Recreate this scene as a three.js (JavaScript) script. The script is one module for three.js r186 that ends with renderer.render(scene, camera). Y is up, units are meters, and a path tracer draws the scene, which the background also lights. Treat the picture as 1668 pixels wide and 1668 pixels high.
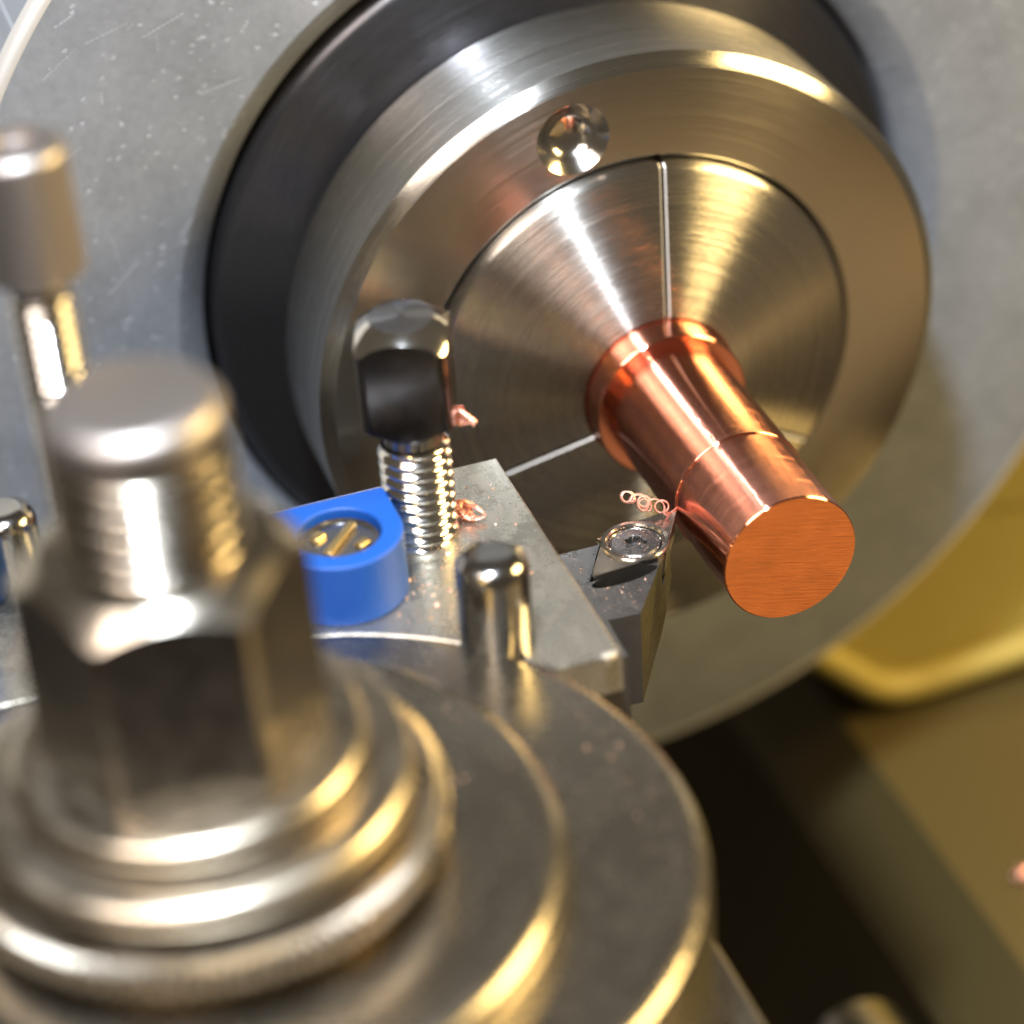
import * as THREE from 'three';
import { mergeGeometries } from 'three/addons/utils/BufferGeometryUtils.js';
import { RoundedBoxGeometry } from 'three/addons/geometries/RoundedBoxGeometry.js';
import { RectAreaLightUniformsLib } from 'three/addons/lights/RectAreaLightUniformsLib.js';
import { Brush, Evaluator, SUBTRACTION, INTERSECTION } from 'three-bvh-csg';

// All shapes are written in millimetres and scaled to metres when a mesh is made.
// World: z is the spindle axis (towards the free end of the bar), y is up, the operator stands at -x.
const MM = 0.001;
const scene = new THREE.Scene();
const camera = new THREE.PerspectiveCamera(21.68, 1, 0.02, 6);
camera.position.set(-122.7 * MM, 215.97 * MM, 342.4 * MM);
camera.up.set(0.2319, 0.8284, -0.5098);
camera.lookAt((-122.7 + 0.2337 * 400) * MM, (215.97 - 0.5562 * 400) * MM, (342.4 - 0.7975 * 400) * MM);
camera.focus = 0.381;
camera.userData.fStop = 8.5;

scene.background = new THREE.Color().setRGB(0.095, 0.078, 0.055);
const renderer = new THREE.WebGLRenderer({ antialias: true });
renderer.toneMapping = THREE.LinearToneMapping;
renderer.toneMappingExposure = 1.25;
renderer.shadowMap.enabled = true;
RectAreaLightUniformsLib.init();

// ---------- lamps (outside the frame; each a fitting with a glowing face and a light of the same size) ----------
function lamp(name, label, pos, target, w, h, rgb, intensity, glow) {
  const g = new THREE.Group();
  g.name = name; g.userData = { label, category: 'lamp' };
  g.position.set(pos[0] * MM, pos[1] * MM, pos[2] * MM);
  g.lookAt(target[0] * MM, target[1] * MM, target[2] * MM);     // +z of the group points at the target
  scene.add(g);
  const housing = new THREE.Mesh(new RoundedBoxGeometry((w + 16) * MM, (h + 16) * MM, 24 * MM, 3, 5 * MM), new THREE.MeshStandardMaterial({ color: new THREE.Color(0.03, 0.03, 0.03), roughness: 0.5 }));
  housing.name = 'lamp_housing'; housing.position.z = -13.5 * MM; g.add(housing);
  const face = new THREE.Mesh(new THREE.PlaneGeometry(w * MM, h * MM), new THREE.MeshStandardMaterial({ color: 0x222222, emissive: new THREE.Color(...rgb), emissiveIntensity: glow }));
  face.name = 'lamp_diffuser'; g.add(face);
  const l = new THREE.RectAreaLight(new THREE.Color(...rgb), intensity, w * MM, h * MM);
  l.name = 'lamp_light'; l.position.z = 2 * MM; l.rotation.y = Math.PI; g.add(l);
  return g;
}
lamp('work_lamp', 'small cool white machine lamp hung above the chuck', [-115, 440, 205], [-20, 0, 20], 40, 40, [0.84, 0.92, 1.0], 760, 6);
lamp('amber_lamp', 'amber workshop lamp standing behind the lathe beyond the copper bar', [425, 262, 175], [10, 0, 15], 230, 200, [1.0, 0.70, 0.28], 27, 3);
lamp('ceiling_lamp', 'wide warm white ceiling lamp above the operator side', [-330, 470, 330], [-40, 0, 40], 320, 240, [1.0, 0.84, 0.72], 8, 2);

// ---------- helpers ----------
let seed = 7;
const rnd = () => { seed = (seed * 1664525 + 1013904223) >>> 0; return seed / 4294967296; };
const taken = new Map();
function numbered(name) { const n = taken.get(name) || 0; taken.set(name, n + 1); return n ? name + '_' + String(n).padStart(3, '0') : name; }
function mesh(name, geo, mat, parent) {
  geo.scale(MM, MM, MM);
  const m = new THREE.Mesh(geo, mat);
  m.name = parent ? name : numbered(name); m.castShadow = m.receiveShadow = true;
  (parent || scene).add(m);
  return m;
}
function thing(name, label, category, pos = [0, 0, 0], group) {
  const g = new THREE.Group();
  g.name = numbered(name); g.position.set(pos[0] * MM, pos[1] * MM, pos[2] * MM);
  g.userData = { label, category }; if (group) g.userData.group = group;
  scene.add(g); return g;
}
function tag(o, label, category, group) { o.userData = { label, category }; if (group) o.userData.group = group; return o; }

// surface of revolution round z from a profile [[r, z], ...]; sharp corners stay sharp, shallow ones are smoothed.
// uv: u goes round (arc / 20 mm at the widest radius), v is the length along the profile / 20 mm.
function revolve(profile, segs = 128, t0 = 0, t1 = Math.PI * 2, crease = 0.6) {
  const n = profile.length, pos = [], nor = [], uv = [], idx = [];
  const segN = [], len = [0];
  for (let i = 0; i < n - 1; i++) {
    const dr = profile[i + 1][0] - profile[i][0], dz = profile[i + 1][1] - profile[i][1], l = Math.hypot(dr, dz) || 1;
    segN.push([dz / l, -dr / l]); len.push(len[i] + l);
  }
  const rmax = Math.max(...profile.map(p => p[0]));
  const uTurns = Math.max(1, Math.round(rmax * 2 * Math.PI / 70));
  const soft = (a, b) => a && b && a[0] * b[0] + a[1] * b[1] > Math.cos(crease);
  for (let i = 0; i < n - 1; i++) {
    const base = pos.length / 3;
    for (const e of [0, 1]) {
      let [nr, nz] = segN[i];
      const other = e ? segN[i + 1] : segN[i - 1];
      if (soft(segN[i], other)) { nr += other[0]; nz += other[1]; const l = Math.hypot(nr, nz); nr /= l; nz /= l; }
      const [r, z] = profile[i + e];
      for (let k = 0; k <= segs; k++) {
        const t = t0 + (t1 - t0) * k / segs, c = Math.cos(t), s = Math.sin(t);
        pos.push(r * c, r * s, z); nor.push(nr * c, nr * s, nz); uv.push(t / (2 * Math.PI) * uTurns, len[i + e] / 20);
      }
    }
    for (let k = 0; k < segs; k++) {
      const a = base + k, b = a + 1, c = a + segs + 1, d = c + 1;
      idx.push(a, b, c, b, d, c);
    }
  }
  const g = new THREE.BufferGeometry();
  g.setAttribute('position', new THREE.Float32BufferAttribute(pos, 3));
  g.setAttribute('normal', new THREE.Float32BufferAttribute(nor, 3));
  g.setAttribute('uv', new THREE.Float32BufferAttribute(uv, 2));
  g.setIndex(idx);
  return g;
}
const upright = g => g.rotateX(-Math.PI / 2);                       // the axis of revolution becomes y
function fillet(cx, cz, r, a0, a1, n = 8) {                          // arc points for a profile
  const out = []; for (let i = 0; i <= n; i++) { const a = a0 + (a1 - a0) * i / n; out.push([cx + r * Math.cos(a), cz + r * Math.sin(a)]); } return out;
}
// helical thread round y between y0 and y1
function thread(r, depth, pitch, y0, y1, segs = 48, rows = 8) {
  const turns = (y1 - y0) / pitch, nr = Math.ceil(turns * rows), pos = [], idx = [], uv = [];
  for (let j = 0; j <= nr; j++) for (let k = 0; k <= segs; k++) {
    const y = y0 + (y1 - y0) * j / nr, t = k / segs * Math.PI * 2;
    let ph = (y / pitch - k / segs) % 1; if (ph < 0) ph += 1;
    const tri = Math.min(1, Math.max(0, 1.25 - Math.abs(ph - 0.5) * 2.9));
    const end = Math.min(1, (y1 - y) / (pitch * 0.6), (y - y0 + 0.2) / (pitch * 0.4));
    const rr = r - depth * (1 - tri) - (1 - end) * depth * 0.6;
    pos.push(rr * Math.cos(t), y, rr * Math.sin(t)); uv.push(k / segs * 2, y / 20);
  }
  for (let j = 0; j < nr; j++) for (let k = 0; k < segs; k++) { const a = j * (segs + 1) + k, b = a + 1, c = a + segs + 1, d = c + 1; idx.push(a, c, b, b, c, d); }
  const g = new THREE.BufferGeometry();
  g.setAttribute('position', new THREE.Float32BufferAttribute(pos, 3)); g.setAttribute('uv', new THREE.Float32BufferAttribute(uv, 2));
  g.setIndex(idx); g.computeVertexNormals(); return g;
}
// upright prism from a plan outline [[x, z], ...] (any winding) with a bevelled top edge
function plate(pts, y0, y1, bevel = 0.4, curve = 3) {
  const s = new THREE.Shape(pts.map(([x, z]) => new THREE.Vector2(x, -z)));
  const g = new THREE.ExtrudeGeometry(s, { depth: y1 - y0 - 2 * bevel, bevelEnabled: bevel > 0, bevelThickness: bevel, bevelSize: bevel, bevelOffset: -bevel, bevelSegments: curve });
  g.translate(0, 0, y0 + bevel); g.rotateX(-Math.PI / 2);
  const p = g.attributes.position, uv = g.attributes.uv;
  for (let i = 0; i < p.count; i++) uv.setXY(i, p.getX(i) / 20, (p.getZ(i) + p.getY(i)) / 20);
  return g;
}
function roundRect(x0, x1, z0, z1, r, n = 16) {
  const out = [], q = [[x1 - r, z1 - r, 0], [x0 + r, z1 - r, 1], [x0 + r, z0 + r, 2], [x1 - r, z0 + r, 3]];
  for (const [cx, cz, k] of q) for (let i = 0; i <= n; i++) { const a = (k + i / n) * Math.PI / 2; out.push([cx + r * Math.cos(a), cz + r * Math.sin(a)]); }
  return out;
}

// ---------- textures: colour, grain and wear only ----------
function hash(x, y, s) { let h = (x * 374761393 + y * 668265263 + s * 974634777) | 0; h = Math.imul(h ^ (h >>> 13), 1274126177); return ((h ^ (h >>> 16)) >>> 0) / 4294967296; }
function vnoise(x, y, px, py, s) {                                   // value noise, periodic in px, py
  const xi = Math.floor(x), yi = Math.floor(y), fx = x - xi, fy = y - yi, u = fx * fx * (3 - 2 * fx), v = fy * fy * (3 - 2 * fy);
  const m = (a, p) => ((a % p) + p) % p;
  const h = (a, b) => hash(m(a, px), m(b, py), s);
  return (h(xi, yi) * (1 - u) + h(xi + 1, yi) * u) * (1 - v) + (h(xi, yi + 1) * (1 - u) + h(xi + 1, yi + 1) * u) * v;
}
function tex(w, h, fn, srgb = false) {
  const d = new Uint8Array(w * h * 4);
  for (let y = 0; y < h; y++) for (let x = 0; x < w; x++) { const c = fn(x, y), i = (y * w + x) * 4; for (let k = 0; k < 3; k++) d[i + k] = Math.max(0, Math.min(255, 255 * (c.length ? c[k] : c))); d[i + 3] = 255; }
  const t = new THREE.DataTexture(d, w, h, THREE.RGBAFormat);
  t.wrapS = t.wrapT = THREE.RepeatWrapping; t.magFilter = THREE.LinearFilter; t.minFilter = THREE.LinearMipmapLinearFilter; t.generateMipmaps = true;
  if (srgb) t.colorSpace = THREE.SRGBColorSpace; t.needsUpdate = true; return t;
}
// tool marks that run round the work: strong change along v, slow change along u
const turnedFn = (x, y) => 0.4 * vnoise(x / 256, y / 1.3, 4, 788, 1) + 0.3 * vnoise(x / 512, y / 4, 2, 256, 2) + 0.15 * vnoise(x / 256, y / 9, 4, 114, 3) + 0.15 * vnoise(x / 512, y / 30, 2, 34, 4);
const turnedBump = tex(1024, 1024, turnedFn);
const turnedRough = tex(1024, 1024, (x, y) => 0.55 + 0.4 * (turnedFn(x, y) - 0.4) + 0.06 * (vnoise(x / 40, y / 40, 26, 26, 9) - 0.5));
const turnedTint = tex(1024, 1024, (x, y) => { const t = 0.86 + 0.16 * (turnedFn(x, y) - 0.4); return [t, t, t]; });
// feed marks of the turning tool: fine grooves whose flanks tilt only along v
const groove = (() => {
  const w = 64, h = 2048, d = new Uint8Array(w * h * 4), sl = new Float32Array(h);
  for (let y = 0; y < h; y++) { const g = (rnd() + rnd() + rnd() + rnd() - 2) / 0.58; sl[y] = rnd() < 0.76 ? g * 0.06 : (rnd() * 2 - 1) * 0.85; }
  for (let y = 0; y < h; y++) for (let x = 0; x < w; x++) {
    const a = sl[y] * (0.8 + 0.4 * vnoise(x / 16, y / 4, 4, 512, 77)), i = (y * w + x) * 4;
    d[i] = 128; d[i + 1] = 127.5 + 127 * Math.sin(a); d[i + 2] = 127.5 + 127 * Math.cos(a); d[i + 3] = 255;
  }
  const t = new THREE.DataTexture(d, w, h, THREE.RGBAFormat); t.wrapS = t.wrapT = THREE.RepeatWrapping; t.magFilter = THREE.LinearFilter; t.repeat.set(1, 3); t.needsUpdate = true; return t;
})();
// scratched, dinged ground plate
const W = 1024, scratch = new Float32Array(W * W);
for (let k = 0; k < 900; k++) {                                      // scratches and pits
  let x = rnd() * W, y = rnd() * W; const pit = rnd() < 0.82, a = 0.5 + (rnd() - 0.5) * 0.9 + (rnd() < 0.15 ? 1.4 : 0), L = pit ? 1 + rnd() * 3 : 8 + rnd() * 60, depth = 0.35 + rnd() * 0.65, wd = pit ? 1 + rnd() * 1.8 : 0.7 + rnd() * 0.5;
  for (let s = 0; s < L; s += 0.5) {
    const px = x + Math.cos(a) * s, py = y + Math.sin(a) * s;
    for (let j = -3; j <= 3; j++) for (let i = -3; i <= 3; i++) {
      const X = ((Math.round(px) + i) % W + W) % W, Y = ((Math.round(py) + j) % W + W) % W;
      const v = depth * Math.exp(-(i * i + j * j) / (wd * wd)) * (pit ? 1 : 0.6 + 0.4 * Math.sin(s * 0.9)); if (v > scratch[Y * W + X]) scratch[Y * W + X] = v;
    }
  }
}
const plateBump = tex(W, W, (x, y) => 0.72 - 0.7 * scratch[y * W + x] + 0.10 * (vnoise(x / 3, y / 3, 341, 341, 21) - 0.5) + 0.08 * (vnoise(x / 14, y / 14, 73, 73, 22) - 0.5));
const plateTint = tex(W, W, (x, y) => { const n = vnoise(x / 60, y / 60, 17, 17, 31), m = vnoise(x / 9, y / 9, 113, 113, 32), f = vnoise(x / 2, y / 2, 512, 512, 33); const t = 0.78 + 0.12 * (n - 0.5) + 0.1 * (m - 0.5) + 0.08 * (f - 0.5) ; const q = t * 0.72 + 0.6 * scratch[y * W + x]; return [q, q, q]; });
const plateRough = tex(W, W, (x, y) => 0.66 + 0.2 * (vnoise(x / 40, y / 40, 25, 25, 41) - 0.5) + 0.14 * (vnoise(x / 5, y / 5, 204, 204, 42) - 0.5) - 0.3 * scratch[y * W + x]);
// oily, speckled tool steel
const oilFn = (x, y) => vnoise(x / 90, y / 90, 11, 11, 51) * 0.5 + vnoise(x / 28, y / 28, 36, 36, 52) * 0.3 + vnoise(x / 7, y / 7, 146, 146, 53) * 0.2;
const oilRough = tex(1024, 1024, (x, y) => 0.55 + 0.45 * (oilFn(x, y) - 0.5));
const postRough = tex(1024, 1024, (x, y) => 0.55 + 0.2 * (oilFn(x, y) - 0.5));
const oilTint = tex(1024, 1024, (x, y) => { const o = oilFn(x, y), f = vnoise(x / 2, y / 2, 512, 512, 54), s = hash(x >> 1, y >> 1, 55) > 0.996 ? 0.25 : 0; const t = 0.82 + 0.16 * (o - 0.5) + 0.1 * (f - 0.5) + s; return [t, t * 0.99, t * 0.96]; });
const oilBump = tex(1024, 1024, (x, y) => 0.5 + 0.3 * (vnoise(x / 2.2, y / 2.2, 465, 465, 56) - 0.5) + 0.4 * (oilFn(x, y) - 0.5));
// saw and facing lines across the end of the bar
const sawFn = (x, y) => 0.5 * vnoise(x / 170, y / 3.2, 6, 320, 61) + 0.3 * vnoise(x / 60, y / 9, 17, 114, 62) + 0.2 * vnoise(x / 12, y / 2, 85, 512, 63);
const sawMarks = new Float32Array(W * W);
for (let k = 0; k < 46; k++) { const x = rnd() * W, y = rnd() * W, L = 30 + rnd() * 260, d = 0.3 + rnd() * 0.7; for (let s = 0; s < L; s++) { const X = Math.floor(x + s) % W, Y = Math.floor(y + s * 0.03 + Math.sin(s / 30) * 0.7 + W) % W; sawMarks[Y * W + X] = d * (0.5 + 0.5 * hash(X >> 2, Y, 64)); sawMarks[((Y + 1) % W) * W + X] = d * 0.5; } }
const sawBump = tex(W, W, (x, y) => 0.4 + 0.5 * (sawFn(x, y) - 0.5) - 0.35 * sawMarks[y * W + x]);
const sawTint = tex(W, W, (x, y) => { const v = 0.84 + 0.3 * (sawFn(x, y) - 0.5) + 0.16 * (vnoise(x / 120, y / 120, 8, 8, 65) - 0.5), m = sawMarks[y * W + x]; return [v + 0.14 * m, v + 0.24 * m, v + 0.32 * m]; });

// ---------- materials ----------
const C3 = (r, g, b) => new THREE.Color().setRGB(r, g, b);
const std = o => new THREE.MeshPhysicalMaterial(o);
const M = {};
const ANI = Math.PI / 2;
M.turned = std({ color: C3(0.62, 0.60, 0.565), metalness: 1, roughness: 0.42, roughnessMap: turnedRough, map: turnedTint, normalMap: groove, normalScale: new THREE.Vector2(0, 0.9), anisotropy: 0.92, anisotropyRotation: ANI });
M.ringSide = std({ color: C3(0.60, 0.585, 0.555), metalness: 1, roughness: 0.4, roughnessMap: turnedRough, map: turnedTint, normalMap: groove, normalScale: new THREE.Vector2(0, 0.9), anisotropy: 0.9, anisotropyRotation: ANI });
M.smooth = std({ color: C3(0.58, 0.55, 0.51), metalness: 1, roughness: 0.16 });
M.head = std({ color: C3(0.06, 0.06, 0.07), metalness: 1, roughness: 0.3, roughnessMap: oilRough });  // screw head flats: a dim reflection put into the colour
M.saddle = std({ color: C3(0.14, 0.105, 0.06), metalness: 0, roughness: 0.6 });
M.nutSteel = std({ color: C3(0.54, 0.51, 0.47), metalness: 1, roughness: 0.36, roughnessMap: turnedRough, map: turnedTint, normalMap: groove, normalScale: new THREE.Vector2(0, 0.18), anisotropy: 0.9, anisotropyRotation: ANI });
M.black = std({ color: C3(0.085, 0.085, 0.095), metalness: 0.9, roughness: 0.42, roughnessMap: turnedRough, bumpMap: turnedBump, bumpScale: 0.000005, anisotropy: 0.6, anisotropyRotation: ANI });
M.plate = std({ color: C3(0.42, 0.46, 0.53), metalness: 0.4, roughness: 0.7, roughnessMap: plateRough, map: plateTint, bumpMap: plateBump, bumpScale: 0.00012 });
M.copper = std({ color: C3(0.95, 0.40, 0.275), metalness: 1, roughness: 0.2, roughnessMap: turnedRough, map: turnedTint, normalMap: groove, normalScale: new THREE.Vector2(0, 1.0), anisotropy: 0.9, anisotropyRotation: ANI });
M.copperFace = std({ color: C3(0.66, 0.18, 0.038), metalness: 0.5, roughness: 0.5, map: sawTint, bumpMap: sawBump, bumpScale: 0.00009 });
M.chip = std({ color: C3(0.93, 0.47, 0.37), metalness: 0.85, roughness: 0.42 });
M.dust = std({ color: C3(0.95, 0.62, 0.48), metalness: 0.8, roughness: 0.3 });
M.block = std({ color: C3(0.60, 0.59, 0.55), metalness: 0.9, roughness: 0.5, roughnessMap: oilRough, map: oilTint, bumpMap: oilBump, bumpScale: 0.000012 });
M.post = std({ color: C3(0.41, 0.38, 0.33), metalness: 0.98, roughness: 0.48, roughnessMap: postRough, map: oilTint, bumpMap: oilBump, bumpScale: 0.000004 });
M.sawnEnd = std({ color: C3(0.40, 0.37, 0.36), metalness: 1, roughness: 0.46 });
M.bolt = std({ color: C3(0.45, 0.415, 0.36), metalness: 1, roughness: 0.38, roughnessMap: oilRough });
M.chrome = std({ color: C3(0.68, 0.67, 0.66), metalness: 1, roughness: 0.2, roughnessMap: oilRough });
M.darkBolt = std({ color: C3(0.2, 0.2, 0.21), metalness: 0.9, roughness: 0.4, roughnessMap: oilRough });
M.toolSteel = std({ color: C3(0.15, 0.15, 0.16), metalness: 0.8, roughness: 0.55, roughnessMap: oilRough, map: oilTint, bumpMap: oilBump, bumpScale: 0.00003 });
M.ground = std({ color: C3(0.60, 0.58, 0.53), metalness: 1, roughness: 0.34, roughnessMap: oilRough });
M.washer = std({ color: C3(0.47, 0.425, 0.355), metalness: 1, roughness: 0.56, roughnessMap: oilRough });
M.paleGlint = std({ color: C3(0.70, 0.69, 0.67), metalness: 0.8, roughness: 0.55 });  // pale chip steel; on rim and slit edges it paints caught light
M.carbide = std({ color: C3(0.36, 0.34, 0.31), metalness: 0.95, roughness: 0.32, roughnessMap: oilRough });
M.blue = std({ color: C3(0.004, 0.075, 0.38), metalness: 0, roughness: 0.42, bumpMap: oilBump, bumpScale: 0.00002 });
M.pin = std({ color: C3(0.36, 0.355, 0.35), metalness: 1, roughness: 0.3, roughnessMap: oilRough });
M.brass = std({ color: C3(0.75, 0.56, 0.25), metalness: 1, roughness: 0.3 });
M.ochre = std({ color: C3(0.33, 0.27, 0.07), metalness: 0, roughness: 0.55, bumpMap: oilBump, bumpScale: 0.0001 });
M.greyPaint = std({ color: C3(0.42, 0.41, 0.38), metalness: 0, roughness: 0.6 });
M.bed = std({ color: C3(0.11, 0.086, 0.035), metalness: 0.3, roughness: 0.5, roughnessMap: oilRough, map: oilTint });
M.iron = std({ color: C3(0.085, 0.07, 0.055), metalness: 0.6, roughness: 0.5 });
M.floor = std({ color: C3(0.06, 0.052, 0.046), roughness: 0.9 });

// ---------- the setting ----------
{ const f = mesh('floor', new THREE.BoxGeometry(2400, 10, 2400).translate(0, -425, 200), M.floor); f.userData = { kind: 'structure' }; }

// headstock behind the faceplate
{
  const t = thing('headstock', 'painted lathe headstock casting behind the large faceplate', 'headstock', [0, 0, -52]);
  mesh('upper_housing', new RoundedBoxGeometry(420, 168, 150, 4, 8).translate(-30, 24, -76), M.greyPaint, t);
  const s = new THREE.Shape([[-40, -60], [24, -80], [68, -122], [240, -116], [240, -61], [-40, -61]].map(([x, y]) => new THREE.Vector2(x, y)));
  mesh('lower_casting', new THREE.ExtrudeGeometry(s, { depth: 120, bevelEnabled: true, bevelSize: 3, bevelThickness: 3, bevelSegments: 4 }).translate(0, 0, -124), M.ochre, t);
  const lip = new THREE.CatmullRomCurve3([[16, -72, 2], [40, -96, 2], [66, -121, 2], [74, -123.5, 2], [110, -121, 2], [240, -116, 2]].map(p => new THREE.Vector3(...p)), false, 'catmullrom', 0.1);
  mesh('lip', new THREE.TubeGeometry(lip, 60, 3.2, 12), M.ochre, t);
}
// bed
{
  const t = thing('lathe_bed', 'oily yellow brown lathe bed rail running below the copper bar', 'lathe bed', [60, -130, 0]);
  const s = new THREE.Shape([[0, 0], [70, 0], [70, -280], [-9, -280], [-9, -22], [-13, -14], [-11, -11]].map(([x, y]) => new THREE.Vector2(x, y)));
  mesh('rail', new THREE.ExtrudeGeometry(s, { depth: 330, bevelEnabled: true, bevelSize: 1, bevelThickness: 1, bevelSegments: 2 }).translate(0, 0, -150), M.bed, t);
  mesh('rail_flank', new THREE.BoxGeometry(16, 3, 328).rotateZ(0.84).translate(-7, -8.5, 15), M.iron, t);
}
{
  const m = mesh('saddle', new RoundedBoxGeometry(300, 70, 420, 4, 10).translate(150, -140, 330), M.saddle);
  tag(m, 'brown painted saddle casting on the bed in front of the bar end', 'saddle');
}
{
  const t = thing('feed_rod', 'shiny steel feed rod in the dark gap beside the bed', 'rod', [27, -137, 0]);
  mesh('rod', revolve([[0, 0], [5.2, 0], [6, 0.8], [6, 150], [0, 150]].map(([r, z]) => [r, z + 26]), 48), M.bolt, t);
  mesh('collar', revolve([[6.2, 24], [9, 24], [9.6, 24.6], [9.6, 33], [9, 33.6], [6.2, 33.6]], 48), M.bolt, t);
}

// ---------- spindle, chuck and bar ----------
{
  const t = thing('faceplate', 'large scratched grey steel faceplate around the dark chuck body', 'faceplate', [0, 0, -28.6]);
  const prof = [[60, -22], [102, -22], [103.6, -20.4], [103.6, -2.4], [101.6, 0], [67.2, 0], [66.6, -0.3], [62.0, -4.9], [61.6, -5.6], [61.6, -20], [50, -20]];
  const g = revolve(prof, 192);
  const p = g.attributes.position, uv = g.attributes.uv;
  for (let i = 0; i < p.count; i++) uv.setXY(i, p.getX(i) / 120 + 0.13, p.getY(i) / 120 + 0.31);
  mesh('disc', g, M.plate, t);
  mesh('rim', revolve([[103.62, -2.5], [103.66, -2.3], ...fillet(101.7, -1.94, 1.98, 0, Math.PI / 2, 8), [101.4, 0.04]], 192), M.paleGlint, t);  // brighter than the disc: the edge highlight is painted in
}
{
  const prof = [[0, -47], [60.6, -47], [60.6, -35.5], ...fillet(57.6, -35.2, 3, 0, Math.PI / 2.3, 8), [52, -30.2], [47.5, -28.6], ...fillet(47.5, -25.6, 3, -Math.PI / 2, -Math.PI, 6), [44.5, -19], [0, -19]];
  const m = mesh('chuck_body', revolve(prof, 160, 0, Math.PI * 2, 0.7), M.black);
  tag(m, 'blackened round chuck body between the faceplate and the clamping ring', 'chuck');
}
{
  const t = thing('clamping_ring', 'turned steel clamping ring with one round pin hole in its face', 'ring', [0, 0, 0]);
  const prof = [[36, -20], [36, -21], [50.9, -21], [51.6, -20.3], [51.6, -0.4], [49.7, 1.55], [49.5, 1.6], [35.9, 1.6], [35.4, 1.1], [35.4, -12], [36, -20]];
  const ring = new Brush(revolve(prof, 200), M.nutSteel); ring.updateMatrixWorld();
  const hole = revolve([[0, -2.0], [1.6, -1.9], [2.8, -1.5], [3.6, -0.9], [4.1, -0.2], [4.3, 0.05], [5.5, 1.42], [5.72, 1.62], [5.72, 4], [0, 4]], 64);
  hole.translate(-8.9, 40.9, 0);
  const hb = new Brush(hole, M.nutSteel); hb.updateMatrixWorld();
  const ev = new Evaluator(); ev.attributes = ['position', 'normal', 'uv']; ev.useGroups = false;
  const out = ev.evaluate(ring, hb, SUBTRACTION);
  // the facing cut, the turned outside and the drilled hole were made separately and differ in finish
  const og = out.geometry.index ? out.geometry.toNonIndexed() : out.geometry, P = og.attributes.position, bins = { front_face: [], turned_side: [], pin_hole: [] };
  for (let i = 0; i < P.count; i += 3) {
    const x = (P.getX(i) + P.getX(i + 1) + P.getX(i + 2)) / 3, y = (P.getY(i) + P.getY(i + 1) + P.getY(i + 2)) / 3, z = Math.min(P.getZ(i), P.getZ(i + 1), P.getZ(i + 2));
    bins[Math.hypot(x + 8.9, y - 40.9) < 5.8 && z > -7 && z < 1.59 ? 'pin_hole' : z > 1.59 ? 'front_face' : 'turned_side'].push(i);
  }
  const N = og.attributes.normal, va = new THREE.Vector3(), vb = new THREE.Vector3(), vc = new THREE.Vector3(), vn = new THREE.Vector3(), to = new THREE.Vector3(); let turned = 0;
  for (const i of bins.pin_hole) {                                    // the walls of the hole face its axis
    va.fromBufferAttribute(P, i); vb.fromBufferAttribute(P, i + 1); vc.fromBufferAttribute(P, i + 2);
    vn.crossVectors(vb.clone().sub(va), vc.clone().sub(va)); to.set(-8.9, 40.9, 6).sub(va);
    if (vn.dot(to) < 0) { P.setXYZ(i + 1, vc.x, vc.y, vc.z); P.setXYZ(i + 2, vb.x, vb.y, vb.z); for (const A of [N, og.attributes.uv]) for (let c = 0; c < A.itemSize; c++) { const q = A.array[(i + 1) * A.itemSize + c]; A.array[(i + 1) * A.itemSize + c] = A.array[(i + 2) * A.itemSize + c]; A.array[(i + 2) * A.itemSize + c] = q; } vn.negate(); turned++; }
    for (let c = 0; c < 3; c++) { va.fromBufferAttribute(N, i + c); if (va.dot(vn) < 0) { N.setXYZ(i + c, -va.x, -va.y, -va.z); turned += 1000; } }
  }
  for (const [nm, list] of Object.entries(bins)) {
    const g = new THREE.BufferGeometry();
    for (const k of ['position', 'normal', 'uv']) { const A = og.attributes[k], n = A.itemSize, d = []; for (const i of list) for (let c = 0; c < 3 * n; c++) d.push(A.array[i * n + c]); g.setAttribute(k, new THREE.Float32BufferAttribute(d, n)); }
    mesh(nm, g, nm === 'front_face' ? M.nutSteel : nm === 'pin_hole' ? M.smooth : M.ringSide, t);
  }
}
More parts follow.
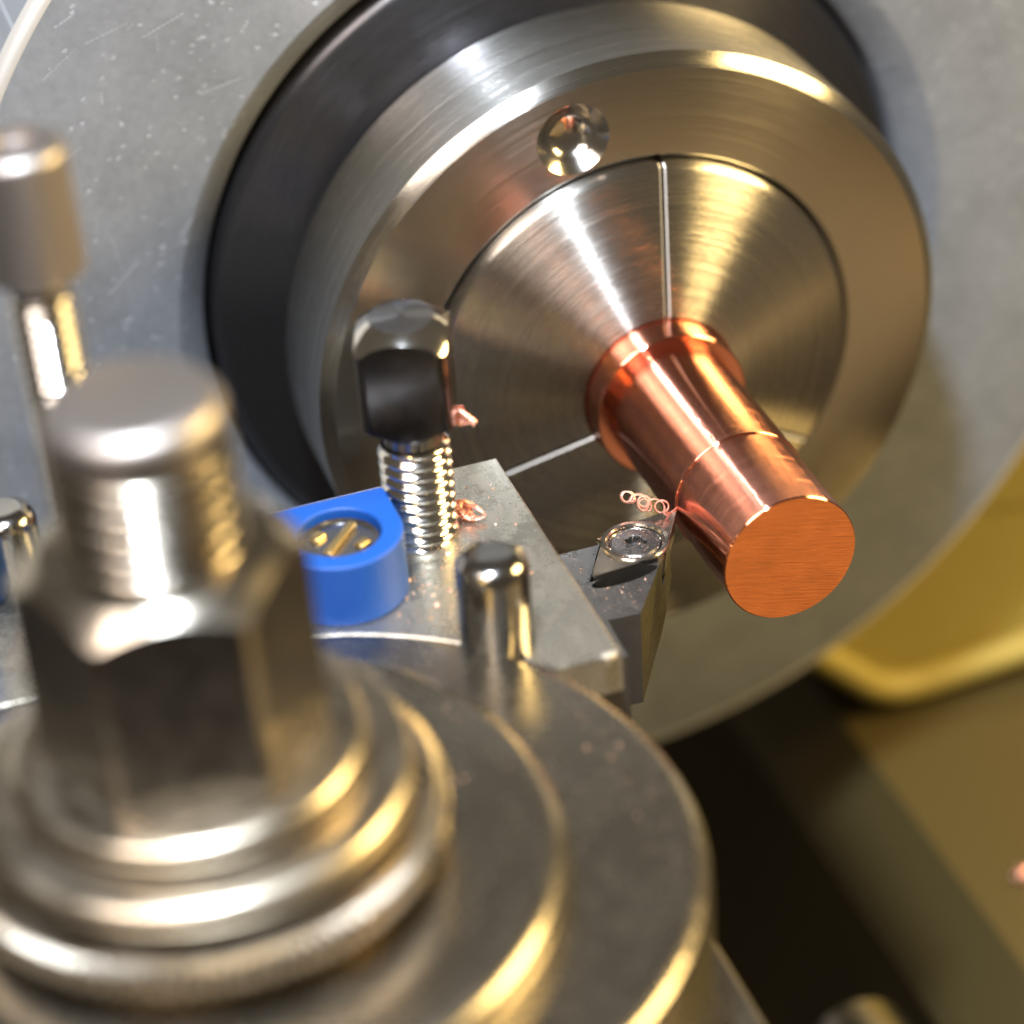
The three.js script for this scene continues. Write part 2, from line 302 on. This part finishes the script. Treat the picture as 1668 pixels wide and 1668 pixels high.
{
  const t = thing('collet', 'conical steel collet with three slits gripping the copper bar', 'collet', [0, 0, 0]);
  const gap = 0.3, ch = 0.22;
  const prof = [[12.25, -16], [34.7, -16], [34.7, 2.4], [34.2, 3.15], [33.6, 3.4], [28, 5.26], [22, 7.25], [17, 8.91], [13.1, 10.2], [12.6, 10.3], [12.25, 9.9], [12.25, -16]];
  for (let k = 0; k < 3; k++) {
    const cuts = [82.5, 205, 323.5, 442.5], a0 = cuts[k] * Math.PI / 180, a1 = cuts[k + 1] * Math.PI / 180;
    const g = revolve(prof, 72, 0, 1);                                      // angle from 0 to 1, then bent to the walls of the slits
    const p = g.attributes.position, nn = g.attributes.normal, uv = g.attributes.uv;
    for (let i = 0; i < p.count; i++) {
      const r = Math.hypot(p.getX(i), p.getY(i)), f = Math.atan2(p.getY(i), p.getX(i)), nr = Math.hypot(nn.getX(i), nn.getY(i)) * Math.sign(nn.getX(i) || 1), w = (gap + ch) / r;
      const a = a0 + w + (a1 - a0 - 2 * w) * f;
      p.setX(i, r * Math.cos(a)); p.setY(i, r * Math.sin(a)); nn.setX(i, nr * Math.cos(a)); nn.setY(i, nr * Math.sin(a)); uv.setX(i, a / (2 * Math.PI) * 3);
    }
    const bits = [g], edges = [];
    for (const [a, s] of [[a0, 1], [a1, -1]]) {                              // bevelled edge and flat wall on both sides
      const P = [], U = [], E = [], EU = [], at = (r, z, off) => { const b = a + s * off / r; return [r * Math.cos(b), r * Math.sin(b), z]; };
      const quad = (A, B, Cc, D, edge) => { const q = s > 0 ? [A, B, Cc, A, Cc, D] : [A, Cc, B, A, D, Cc]; for (const v of q) { (edge ? E : P).push(...v); (edge ? EU : U).push(v[0] / 20, v[2] / 20); } };
      for (let i = 2; i < prof.length - 2; i++) {
        const [r0, z0] = prof[i], [r1, z1] = prof[i + 1];
        quad(at(r0, z0, gap + ch), at(r1, z1, gap + ch), at(r1, z1 - ch, gap), at(r0, z0 - ch, gap), true);
        quad(at(r0, z0 - ch, gap), at(r1, z1 - ch, gap), at(r1, -16, gap), at(r0, -16, gap));
      }
      const e = new THREE.BufferGeometry(); e.setAttribute('position', new THREE.Float32BufferAttribute(P, 3)); e.setAttribute('uv', new THREE.Float32BufferAttribute(U, 2)); e.computeVertexNormals();
      bits.push(e);
      const eg = new THREE.BufferGeometry(); eg.setAttribute('position', new THREE.Float32BufferAttribute(E, 3)); eg.setAttribute('uv', new THREE.Float32BufferAttribute(EU, 2)); eg.computeVertexNormals(); edges.push(eg);
    }
    const jaw = mesh('collet_jaw', mergeGeometries(bits.map(b => b.index ? b.toNonIndexed() : b)), M.turned, t);
    for (const eg of edges) mesh('slit_edge_glint', eg, M.paleGlint, jaw);  // bevels coloured pale to paint the light along the slits
  }
}
{
  const t = thing('copper_bar', 'polished copper bar held in the collet with a cut shoulder', 'bar', [0, 0, 0]);
  mesh('collar', revolve([[12.2, -14], [12.2, 15.1], [11.95, 15.4], [10.2, 15.4]], 128), M.copper, t);
  mesh('rough_turned_section', revolve([[10.22, 15.2], [10.22, 41.9], [10.1, 42.05], [9.9, 42.1]], 128), M.copper, t);
  mesh('finished_section', revolve([[10.0, 41.9], [10.0, 59.75], [9.8, 60]], 128), M.copper, t);
  const face = new THREE.CircleGeometry(9.82, 96), p = face.attributes.position, uv = face.attributes.uv;
  for (let i = 0; i < p.count; i++) { const x = p.getX(i), y = p.getY(i), c = Math.cos(-0.25), s = Math.sin(-0.25); uv.setXY(i, (x * c + y * s) / 22 + 0.5, (-x * s + y * c) / 22 + 0.5); }
  mesh('end_face', face.translate(0, 0, 60), M.copperFace, t);
}

// ---------- tool post ----------
const PX = -93, PZ = 106;
{
  const m = mesh('slide_plate', plate([[-170, 40], [-32, 40], [-32, 165], [-170, 165]], -32, -18, 0.8), M.post);
  tag(m, 'flat steel cross slide plate under the tool post', 'plate');
}
{
  const t = thing('tool_post', 'round topped grey steel tool post with stacked rims below the hexagon nut', 'tool post', [PX, -18, PZ]);
  const b = plate(roundRect(-151.4 - PX, -34.7 - PX, 58.4 - PZ, 154 - PZ, 47.6), 0, 26.5, 2.3, 5);
  mesh('body', b, M.post, t);
  mesh('upper_rim', upright(revolve([[0, 26.4], [41.7, 26.4], [41.7, 29], ...fillet(38.6, 29.3, 3.1, 0, Math.PI / 2, 8), [0, 32.4]], 160)), M.post, t);
}
{
  // knurled ring: fine ridges round the rim, standing on a narrower neck
  const t = thing('knurled_ring', 'steel ring with a knurled rim on top of the tool post', 'ring', [PX, 14.4, PZ]);
  mesh('neck', upright(revolve([[9, 0], [22.6, 0], [22.6, 4.2], [9, 4.2]], 96)), M.post, t);
  const g = revolve([[9, 3.9], [26.2, 3.9], [26.9, 4.1], [28.2, 4.5], [28.2, 6.2], [28.2, 7.9], [26.9, 8.3], [26.2, 8.4], [9, 8.4]], 1080, 0, Math.PI * 2, 0.3);
  const p = g.attributes.position;
  for (let i = 0; i < p.count; i++) {
    const x = p.getX(i), y = p.getY(i), r = Math.hypot(x, y);
    if (r < 26.9) continue;
    const a = Math.atan2(y, x), k = Math.acos(Math.cos(a * 122)) / 1.5708 - 1, d = (0.8 * k - 0.6) * Math.min(1, (r - 26.9) / 1.1);
    p.setXY(i, x * (r + d) / r, y * (r + d) / r);
  }
  g.computeVertexNormals();
  mesh('knurled_rim', upright(g), M.washer, t);
}
{
  const t = thing('lower_washer', 'wide rounded steel washer on the knurled ring', 'washer', [PX, 22.8, PZ]);
  mesh('neck', upright(revolve([[9, 0], [20.4, 0], [20.4, 1.5], [9, 1.5]], 96)), M.post, t);
  mesh('washer', upright(revolve([[9, 1.4], [23.2, 1.4], ...fillet(23.2, 3.5, 2.1, -Math.PI / 2, Math.PI / 2, 12), [9, 5.6]], 128)), M.washer, t);
}
{
  const t = thing('upper_washer', 'smaller rounded steel washer directly under the hexagon nut', 'washer', [PX, 28.4, PZ]);
  mesh('neck', upright(revolve([[9, 0], [16.6, 0], [16.6, 0.7], [9, 0.7]], 96)), M.post, t);
  mesh('washer', upright(revolve([[9, 0.6], [18.4, 0.6], ...fillet(18.4, 2.4, 1.8, -Math.PI / 2, Math.PI / 2, 12), [9, 4.2]], 128)), M.washer, t);
}
{
  // hexagon nut with a tall conical top
  const t = thing('hexagon_nut', 'big tall hexagon nut with conical top clamping the tool post', 'nut', [PX, 32.6, PZ]);
  const R = 16, H = 26, a0 = 97.5 * Math.PI / 180 - Math.PI / 6, pts = [];
  for (let k = 0; k < 6; k++) for (const e of [-0.035, 0.035]) pts.push([R * Math.cos(a0 + k * Math.PI / 3 + e), R * Math.sin(a0 + k * Math.PI / 3 + e)]);
  const prism = new Brush(plate(pts, 0, H + 2, 0)); prism.updateMatrixWorld();
  const cone = new Brush(upright(revolve([[0, -0.01], [15, -0.01], [16.6, 1.2], [16.6, H - 3.6], [16.2, H - 3.3], [12.9, H - 0.3], [12.4, H], [0, H]], 120))); cone.updateMatrixWorld();
  const ev = new Evaluator(); ev.attributes = ['position', 'normal', 'uv']; ev.useGroups = false;
  const g = ev.evaluate(prism, cone, INTERSECTION).geometry;
  mesh('nut', g, M.bolt, t);
}
{
  const t = thing('threaded_stud', 'thick threaded steel stud rising out of the hexagon nut', 'stud', [PX, 60, PZ]);
  mesh('thread', thread(9.9, 2.1, 2.75, -3, 12.8, 72, 14), M.bolt, t);
  mesh('end', upright(revolve([[7, 12.2], [9.2, 12.6], [9.5, 13.0], [9.5, 13.6], ...fillet(7.3, 14.2, 2.2, 0, Math.PI / 2, 8), [0, 16.4]], 96)), M.sawnEnd, t);
}

// tool holder block with a round bite for the post
{
  const cx = -82.7, cz = 107.7, R = 49.9, pts = [[-130, 28.2], [-32.3, 28.2], [-32.3, 79.4]];
  const aA = Math.atan2(79.4 - cz, Math.sqrt(R * R - (79.4 - cz) ** 2)), aB = -Math.PI / 2;
  for (let i = 0; i <= 24; i++) { const a = aA + (aB - aA) * i / 24; pts.push([cx + R * Math.cos(a), cz + R * Math.sin(a)]); }
  pts.push([-130, cz - R]);
  const t = thing('tool_holder', 'flat grey steel tool holder block carrying the clamp screws', 'tool holder', [0, 0, 0]);
  mesh('top_plate', plate(pts, 0.25, 7, 0.5), M.block, t);
  mesh('base', plate(pts.map(([x, z]) => [Math.min(x, -34), z]), -22, -16.2, 0.4), M.block, t);
  mesh('back_wall', plate([[-130, 28.4], [-34, 28.4], [-34, 44.6], [-130, 44.6]], -16.1, 0.15, 0.3), M.block, t);
}

// square headed clamp screws
function clampScrew(label, x, y, z, k, h, turn, group) {
  const t = thing('clamp_screw', label, 'screw', [x, y, z], group);
  mesh('thread', thread(5.1 * k, 0.75 * k, 1.75 * k, -4, h, 56, 10), M.chrome, t);
  mesh('neck', upright(revolve([[4.2 * k, h - 0.8], [4.1 * k, h], [4.1 * k, h + 1.6 * k], [5.0 * k, h + 2.7 * k]], 48)), M.darkBolt, t);
  // head: square section with rounded corners cut by cones at top and bottom
  const H = 16.6 * k, hs = 6.1 * k, y0 = h + 2.6 * k;
  const prism = new Brush(plate(roundRect(-hs, hs, -hs, hs, 1.3 * k, 6), y0 - 1, y0 + H + 1, 0).rotateY(turn)); prism.updateMatrixWorld();
  const cone = new Brush(upright(revolve([[0, y0], [5.2 * k, y0], [8.2 * k, y0 + 2.2 * k], [8.2 * k, y0 + H - 3.1 * k], [7.3 * k, y0 + H - 1.9 * k], [5.2 * k, y0 + H - 0.4 * k], [4.5 * k, y0 + H], [0, y0 + H]], 96, 0, Math.PI * 2, 0.5))); cone.updateMatrixWorld();
  const ev = new Evaluator(); ev.attributes = ['position', 'normal', 'uv']; ev.useGroups = false;
  const g = ev.evaluate(prism, cone, INTERSECTION).geometry;
  const hg = g.index ? g.toNonIndexed() : g, hb = { head: [], lit_bevel: [] };
  for (let i = 0; i < hg.attributes.position.count; i += 3) hb[Math.abs(hg.attributes.normal.getY(i)) > 0.2 && Math.abs(hg.attributes.normal.getY(i)) < 0.98 ? 'lit_bevel' : 'head'].push(i);
  const pick = list => { const q = new THREE.BufferGeometry(); for (const kk of ['position', 'normal', 'uv']) { const A = hg.attributes[kk], n = A.itemSize, d = []; for (const i of list) for (let c = 0; c < 3 * n; c++) d.push(A.array[i * n + c]); q.setAttribute(kk, new THREE.Float32BufferAttribute(d, n)); } return q; };
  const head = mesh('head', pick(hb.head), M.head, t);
  mesh('lit_bevel', pick(hb.lit_bevel), M.chrome, head);  // highlight painted by a bright finish, against flats painted dark
  const yT = h + 2.6 * k + H;
  mesh('head_top', upright(revolve([[4.5 * k, yT + 0.02], [4.2 * k, yT + 0.2 * k], [0.9 * k, yT + 0.24 * k], [0, yT + 0.5 * k]], 48)), M.darkBolt, head);
  return t;
}
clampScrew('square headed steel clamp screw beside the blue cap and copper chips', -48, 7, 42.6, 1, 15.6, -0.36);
{
  const t = thing('cap_screw', 'tall slim round headed screw standing behind the threaded stud', 'screw', [-96.2, 14.4, 68]);
  mesh('thread', thread(3.9, 0.75, 1.6, 0, 56, 40, 8), M.chrome, t);
  mesh('neck', upright(revolve([[3.0, 55.4], [3.1, 58.6]], 40)), M.darkBolt, t);
  mesh('head', upright(revolve([[0, 58], [4.9, 58], [5.7, 58.8], [5.7, 73.0], ...fillet(4.3, 73.2, 1.4, 0, Math.PI / 2, 6), [3.2, 74.6], [3.0, 73.6], [0, 73.4]], 64)), M.sawnEnd, t);
}

// round dowel pins
function pin(label, x, y, z, r, h, group) {
  const m = mesh('dowel_pin', upright(revolve([[0, -3], [r, -3], [r, h - 2.2], ...fillet(r - 2.4, h - 2.4, 2.4, 0, Math.PI / 2, 8), [0, h]], 64)), M.pin);
  m.position.set(x * MM, y * MM, z * MM);
  return tag(m, label, 'pin', group);
}
pin('short round steel pin with domed top standing on the tool holder', -46.6, 7, 71.4, 4.9, 14.5);
pin('domed steel pin standing near the tall slim screw', -103.5, 7, 34, 4.4, 14.5);

// blue caps, straight at the back and round in front, with a slotted screw in the bore
function blueCap(label, x, z, h) {
  const t = thing('blue_cap', label, 'cap', [x, 7.02, z]);
  const R = 8.6, back = -8.4, s = new THREE.Shape();
  s.moveTo(-R, -back - 1); s.lineTo(-R, 0); s.absarc(0, 0, R, Math.PI, 2 * Math.PI, false); s.lineTo(R, -back - 1); s.quadraticCurveTo(R, -back, R - 1, -back); s.lineTo(-R + 1, -back); s.quadraticCurveTo(-R, -back, -R, -back - 1);
  const hole = new THREE.Path(); hole.absarc(0, 0, 5.6, 0, Math.PI * 2, true); s.holes.push(hole);
  const g = new THREE.ExtrudeGeometry(s, { depth: h - 0.8, bevelEnabled: true, bevelSize: 0.4, bevelThickness: 0.4, bevelOffset: -0.4, bevelSegments: 3, curveSegments: 40 });
  g.translate(0, 0, 0.4).rotateX(-Math.PI / 2);
  mesh('shell', g, M.blue, t);
  const sc = thing2('slotted_screw', t);
  mesh('screw_core', upright(revolve([[0, 0], [5.55, 0], [5.55, h - 1.6], [5.2, h - 1.2], [4.9, h - 1.2], [4.7, h - 1.7], [0, h - 1.7]], 48)), M.darkBolt, sc);
  mesh('driver_blade', new RoundedBoxGeometry(8.0, 1.2, 1.3, 3, 0.3).rotateY(0.85).translate(0, h - 1.4, 0), M.brass, sc);
  for (const d of [-1, 1]) mesh('screw_lug', new RoundedBoxGeometry(2.2, 1.0, 1.5, 3, 0.4).rotateY(0.6).translate(d * 2.6, h - 1.5, d * 1.9), M.brass, sc);
  return t;
}
function thing2(name, parent) { const g = new THREE.Group(); g.name = name; parent.add(g); return g; }
blueCap('blue cap with a slotted screw next to the square headed clamp screw', -61.6, 51.4, 9.6);
blueCap('blue cap half hidden beside the hexagon nut, away from the clamp screws', -117, 45.5, 9.6);

// ---------- cutting tool ----------
{
  const t = thing('turning_tool', 'lathe turning tool with diamond carbide insert cutting the copper bar', 'cutting tool', [0, 0, 0]);
  const top = [[-72, 45.3], [-23.4, 45.3], [-21.8, 43.9], [-12.6, 43.4], [-12.1, 44.0], [-16.3, 52.2], [-17.4, 53.8], [-23.7, 63.1], [-28.4, 62.8], [-28.7, 71.5], [-72, 71.5]];
  const bot = [[-72, -15.8, 45.3], [-23.4, -15.8, 45.3], [-22.2, -13, 45.2], [-13.2, -8.6, 44.6], [-12.4, -8.8, 45.4], [-15.6, -9.8, 51.6], [-17.2, -11.2, 53.9], [-23.9, -15.8, 63.0], [-28.4, -15.8, 62.8], [-28.7, -15.8, 71.5], [-72, -15.8, 71.5]];
  const n = top.length, yT = -0.35, P = [], N = [], U = [];
  const tri = (a, b, c) => { for (const v of [a, b, c]) { P.push(...v); N.push(0, 1, 0); U.push(v[0] / 20, (v[1] + v[2]) / 20); } };
  const T = top.map(([x, z]) => [x, yT, z]);
  for (let i = 0; i < n; i++) { const j = (i + 1) % n; tri(T[i], bot[j], T[j]); tri(T[i], bot[i], bot[j]); }
  const faces = THREE.ShapeUtils.triangulateShape(top.map(([x, z]) => new THREE.Vector2(x, z)), []);
  for (const [a, b, c] of faces) { tri(T[a], T[c], T[b]); tri(bot[a], bot[b], bot[c]); }
  let g = new THREE.BufferGeometry();
  g.setAttribute('position', new THREE.Float32BufferAttribute(P, 3)); g.setAttribute('uv', new THREE.Float32BufferAttribute(U, 2)); g.computeVertexNormals();
  const tip = new THREE.Vector2(-9.85, 42.1), e1 = new THREE.Vector2(-0.996, 0.087), e2 = new THREE.Vector2(-0.5, 0.866), L = 11.6;
  const c1 = tip.clone().addScaledVector(e1, L), c2 = tip.clone().addScaledVector(e2, L), c3 = c1.clone().addScaledVector(e2, L);
  const rh = [tip, c1, c3, c2].map(v => [v.x, v.y]), ctr = [(tip.x + c3.x) / 2, (tip.y + c3.y) / 2];
  const grow = (pts, d) => pts.map(([x, z]) => { const dx = x - ctr[0], dz = z - ctr[1], l = Math.hypot(dx, dz); return [x + dx / l * d, z + dz / l * d]; });
  const pocket = new Brush(plate(grow(rh, 0.5), -4.4, 3, 0), M.toolSteel); pocket.updateMatrixWorld();
  const relief = new Brush(upright(revolve([[0, -5], [2.3, -5], [2.3, 3], [0, 3]], 32)).scale(2.2, 1, 0.62).rotateY(0.1).translate(-22.6, 0, 54.1), M.toolSteel); relief.updateMatrixWorld();
  const ev = new Evaluator(); ev.attributes = ['position', 'normal', 'uv']; ev.useGroups = false;
  let body = ev.evaluate(new Brush(g, M.toolSteel), pocket, SUBTRACTION); body.updateMatrixWorld();
  body = ev.evaluate(body, relief, SUBTRACTION);
  const bg = body.geometry.index ? body.geometry.toNonIndexed() : body.geometry, tb = { shank: [], ground_flank: [] };
  for (let i = 0; i < bg.attributes.position.count; i += 3) { const N = bg.attributes.normal, y = bg.attributes.position, low = Math.max(y.getX(i), y.getX(i + 1), y.getX(i + 2)) < -11; tb[N.getX(i) > 0.3 && N.getZ(i) > 0.2 && Math.abs(N.getY(i)) < 0.6 && low ? 'ground_flank' : 'shank'].push(i); }
  for (const [nm, list] of Object.entries(tb)) {
    const q = new THREE.BufferGeometry();
    for (const k of ['position', 'normal', 'uv']) { const A = bg.attributes[k], n = A.itemSize, d = []; for (const i of list) for (let c = 0; c < 3 * n; c++) d.push(A.array[i * n + c]); q.setAttribute(k, new THREE.Float32BufferAttribute(d, n)); }
    mesh(nm, q, nm === 'shank' ? M.toolSteel : M.ground, t);
  }
  // insert: rhombus with rounded corners, tapered sides
  const round = (pts, rs) => { const out = []; pts.forEach(([x, z], i) => { const [px, pz] = pts[(i + 3) % 4], [nx, nz] = pts[(i + 1) % 4], r = rs[i]; const u = new THREE.Vector2(px - x, pz - z).normalize(), v = new THREE.Vector2(nx - x, nz - z).normalize(); for (let k = 0; k <= 6; k++) { const s = k / 6, a = 1 - s; out.push([x + u.x * r * a * a + v.x * r * s * s, z + u.y * r * a * a + v.y * r * s * s]); } }); return out; };
  const o = round(rh, [0.35, 1.2, 0.8, 1.2]);
  const ins = plate(o, -3.9, 0.25, 0.12, 2), ip = ins.attributes.position;
  for (let i = 0; i < ip.count; i++) { const f = 1 - Math.max(0, -ip.getY(i)) * 0.022; ip.setX(i, ctr[0] + (ip.getX(i) - ctr[0]) * f); ip.setZ(i, ctr[1] + (ip.getZ(i) - ctr[1]) * f); }
  const holeB = new Brush(upright(revolve([[0, -6], [2.2, -6], [2.2, -1.4], [3.9, 0.0], [4.2, 3], [0, 3]], 48)).translate(ctr[0], 0, ctr[1]), M.carbide); holeB.updateMatrixWorld();
  const insB = ev.evaluate(new Brush(ins, M.carbide), holeB, SUBTRACTION);
  const im = mesh('insert', insB.geometry, M.carbide, t);
  mesh('chip_breaker_rim', upright(revolve([[4.0, 0.2], [4.25, 0.55], [4.75, 0.62], [4.95, 0.4], [4.95, 0.2]], 64)).translate(ctr[0], 0, ctr[1]), M.carbide, im);
  const scw = mesh('insert_screw', upright(revolve([[0, -3.6], [1.9, -3.6], [2.1, -1.2], [3.5, -0.3], [3.6, 0.05], [3.3, 0.3], [1.75, 0.34], [1.6, 0.2], [1.5, -0.9], [0, -1.1]], 64)).translate(ctr[0], 0, ctr[1]), M.toolSteel, t);
  for (let k = 0; k < 6; k++) mesh('socket_lobe', upright(revolve([[0, 0.1], [0.42, 0.1], [0.42, 0.36], [0, 0.38]], 12)).translate(ctr[0] + 1.62 * Math.cos(k * Math.PI / 3), 0, ctr[1] + 1.62 * Math.sin(k * Math.PI / 3)), M.toolSteel, scw);
}

// ---------- copper chips ----------
function curl(name, label, fn, n, r, group) {
  const pts = []; for (let i = 0; i <= n; i++) pts.push(new THREE.Vector3(...fn(i / n)));
  const g = new THREE.TubeGeometry(new THREE.CatmullRomCurve3(pts), n * 3, r, 7);
  const path = g.parameters.path, p = g.attributes.position, rings = n * 3, v = new THREE.Vector3();
  for (let i = 0; i <= rings; i++) {
    const c = path.getPointAt(i / rings), bn = g.binormals[i], w = 0.55 + 0.9 * vnoise(i / 9, 3.5, 9999, 99, 91) + 0.4 * (hash(i, 7, 92) - 0.5), fl = 0.45;
    for (let j = 0; j <= 7; j++) { const k = i * 8 + j; v.fromBufferAttribute(p, k).sub(c); const d = v.dot(bn); v.addScaledVector(bn, -d * (1 - fl)).multiplyScalar(w * 1.25).add(c); p.setXYZ(k, v.x, v.y, v.z); }
  }
  g.computeVertexNormals();
  return tag(mesh(name, g, label.includes('pale') ? M.paleGlint : M.chip), label, 'chip', group);
}
curl('copper_chip', 'springy pink copper chip curling away from the insert tip', s => {
  // starts at the cutting tip, sweeps out and winds into loose loops over the insert
  if (s < 0.08) { const q = s / 0.08; return [-10.0 - 1.9 * q, 0.45 - 0.25 * Math.sin(q * Math.PI), 42.2 + 1.1 * q]; }
  const q = (s - 0.08) / 0.92, a = q * Math.PI * 2 * 6.3 - 1.2, R = 0.88 + 0.16 * Math.sin(q * 13), jig = Math.sin(q * 17);
  const along = 0.6 + 5.0 * q - 0.5 * Math.sin(q * 12.6), lift = 0.9 + 1.5 * q * q + 0.35 * jig * q;
  const c = R * Math.cos(a), d = R * Math.sin(a) * (1.0 - 0.15 * jig);
  return [-11.9 - along * 0.93 + c * 0.9 + d * 0.2, 0.75 + lift + c * -0.1 + d * 0.83 + along * 0.1, 43.1 - along * 0.42 + c * 0.3 - d * 0.5];
}, 160, 0.2);
function tangle(label, cx, cy, cz, size, turns, r, sd, group) {
  seed = sd; const ph = [rnd() * 6, rnd() * 6, rnd() * 6];
  return curl('copper_chip', label, s => {
    const a = s * Math.PI * 2 * turns;
    return [cx + size * (0.6 * Math.cos(a + ph[0]) + 0.5 * Math.sin(a * 0.37 + ph[1])), cy + size * (0.55 + 0.4 * Math.sin(a * 0.83 + ph[1]) + 0.15 * Math.cos(a * 1.7)), cz + size * (0.6 * Math.sin(a + ph[2]) + 0.4 * Math.cos(a * 0.29 + ph[0]))];
  }, turns * 26, r, group);
}
tangle('bright copper chip tangle lying at the foot of the square headed screw', -41.3, 7.2, 41.5, 2.1, 4, 0.28, 11);
tangle('copper chip caught on the side of the square headed screw', -41.0, 22.6, 41.2, 1.9, 3, 0.42, 23);
tangle('small pale chip on the corner of the tool holder', -34.6, 7.2, 81.0, 1.0, 2, 0.3, 31);
tangle('copper chip lying on the bed rail', 70.5, -129.4, 6, 2.4, 2, 0.6, 41);
{
  // fine copper dust: far too many grains to count
  seed = 99; const grains = [];
  const put = (n, x0, x1, y, z0, z1, s0, s1, ok) => { for (let i = 0; i < n; i++) { const x = x0 + rnd() * (x1 - x0), z = z0 + rnd() * (z1 - z0); if (ok && !ok(x, z)) continue; grains.push([x, y + 0.05, z, s0 + rnd() * rnd() * (s1 - s0), rnd() * 6, rnd() * 6]); } };
  put(130, -60, -34, 7, 32, 64, 0.06, 0.42);
  put(70, -56, -46, 7, 42, 62, 0.06, 0.5);
  put(200, -28, -17, -0.35, 46, 62, 0.04, 0.16, (x, z) => x < -18 - (z - 54) * 0.6 && Math.hypot((x + 22.6) / 2.2, (z - 54.1) / 0.62) > 2.6 && !(z < 53.2 && x > -27.5 && z > 43));
  put(420, -23.5, -13.5, 0.25, 43.4, 52, 0.03, 0.14, (x, z) => { const d = Math.hypot(x + 18.5, z - 47.6); return d < 4 || z > 43.2 && x < -14 && d < 5.4; });
  put(40, -80, -52, 14.4, 82, 112, 0.1, 0.45, (x, z) => Math.hypot(x - PX, z - PZ) > 30 && Math.hypot(x - PX, z - PZ) < 38);
  put(24, -44, -36, 8.5, 90, 124, 0.1, 0.4, (x, z) => Math.hypot(x + 82.7, z - 107.7) < 44 && Math.hypot(x - PX, z - PZ) > 43);
  const im = new THREE.InstancedMesh(new THREE.TetrahedronGeometry(MM, 0), M.dust, grains.length);
  const m4 = new THREE.Matrix4(), q = new THREE.Quaternion();
  grains.forEach(([x, y, z, s, a, b], i) => { q.setFromEuler(new THREE.Euler(a, b, a + b)); m4.compose(new THREE.Vector3(x * MM, y * MM, z * MM), q, new THREE.Vector3(s * 1.6, s * 0.8, s)); im.setMatrixAt(i, m4); });
  im.name = 'copper_dust'; im.userData = { kind: 'stuff', label: 'fine copper dust scattered over the holder and tool', category: 'dust' };
  scene.add(im);
}

scene.traverse(o => { if (o.isMesh) o.castShadow = o.receiveShadow = true; });
renderer.render(scene, camera);
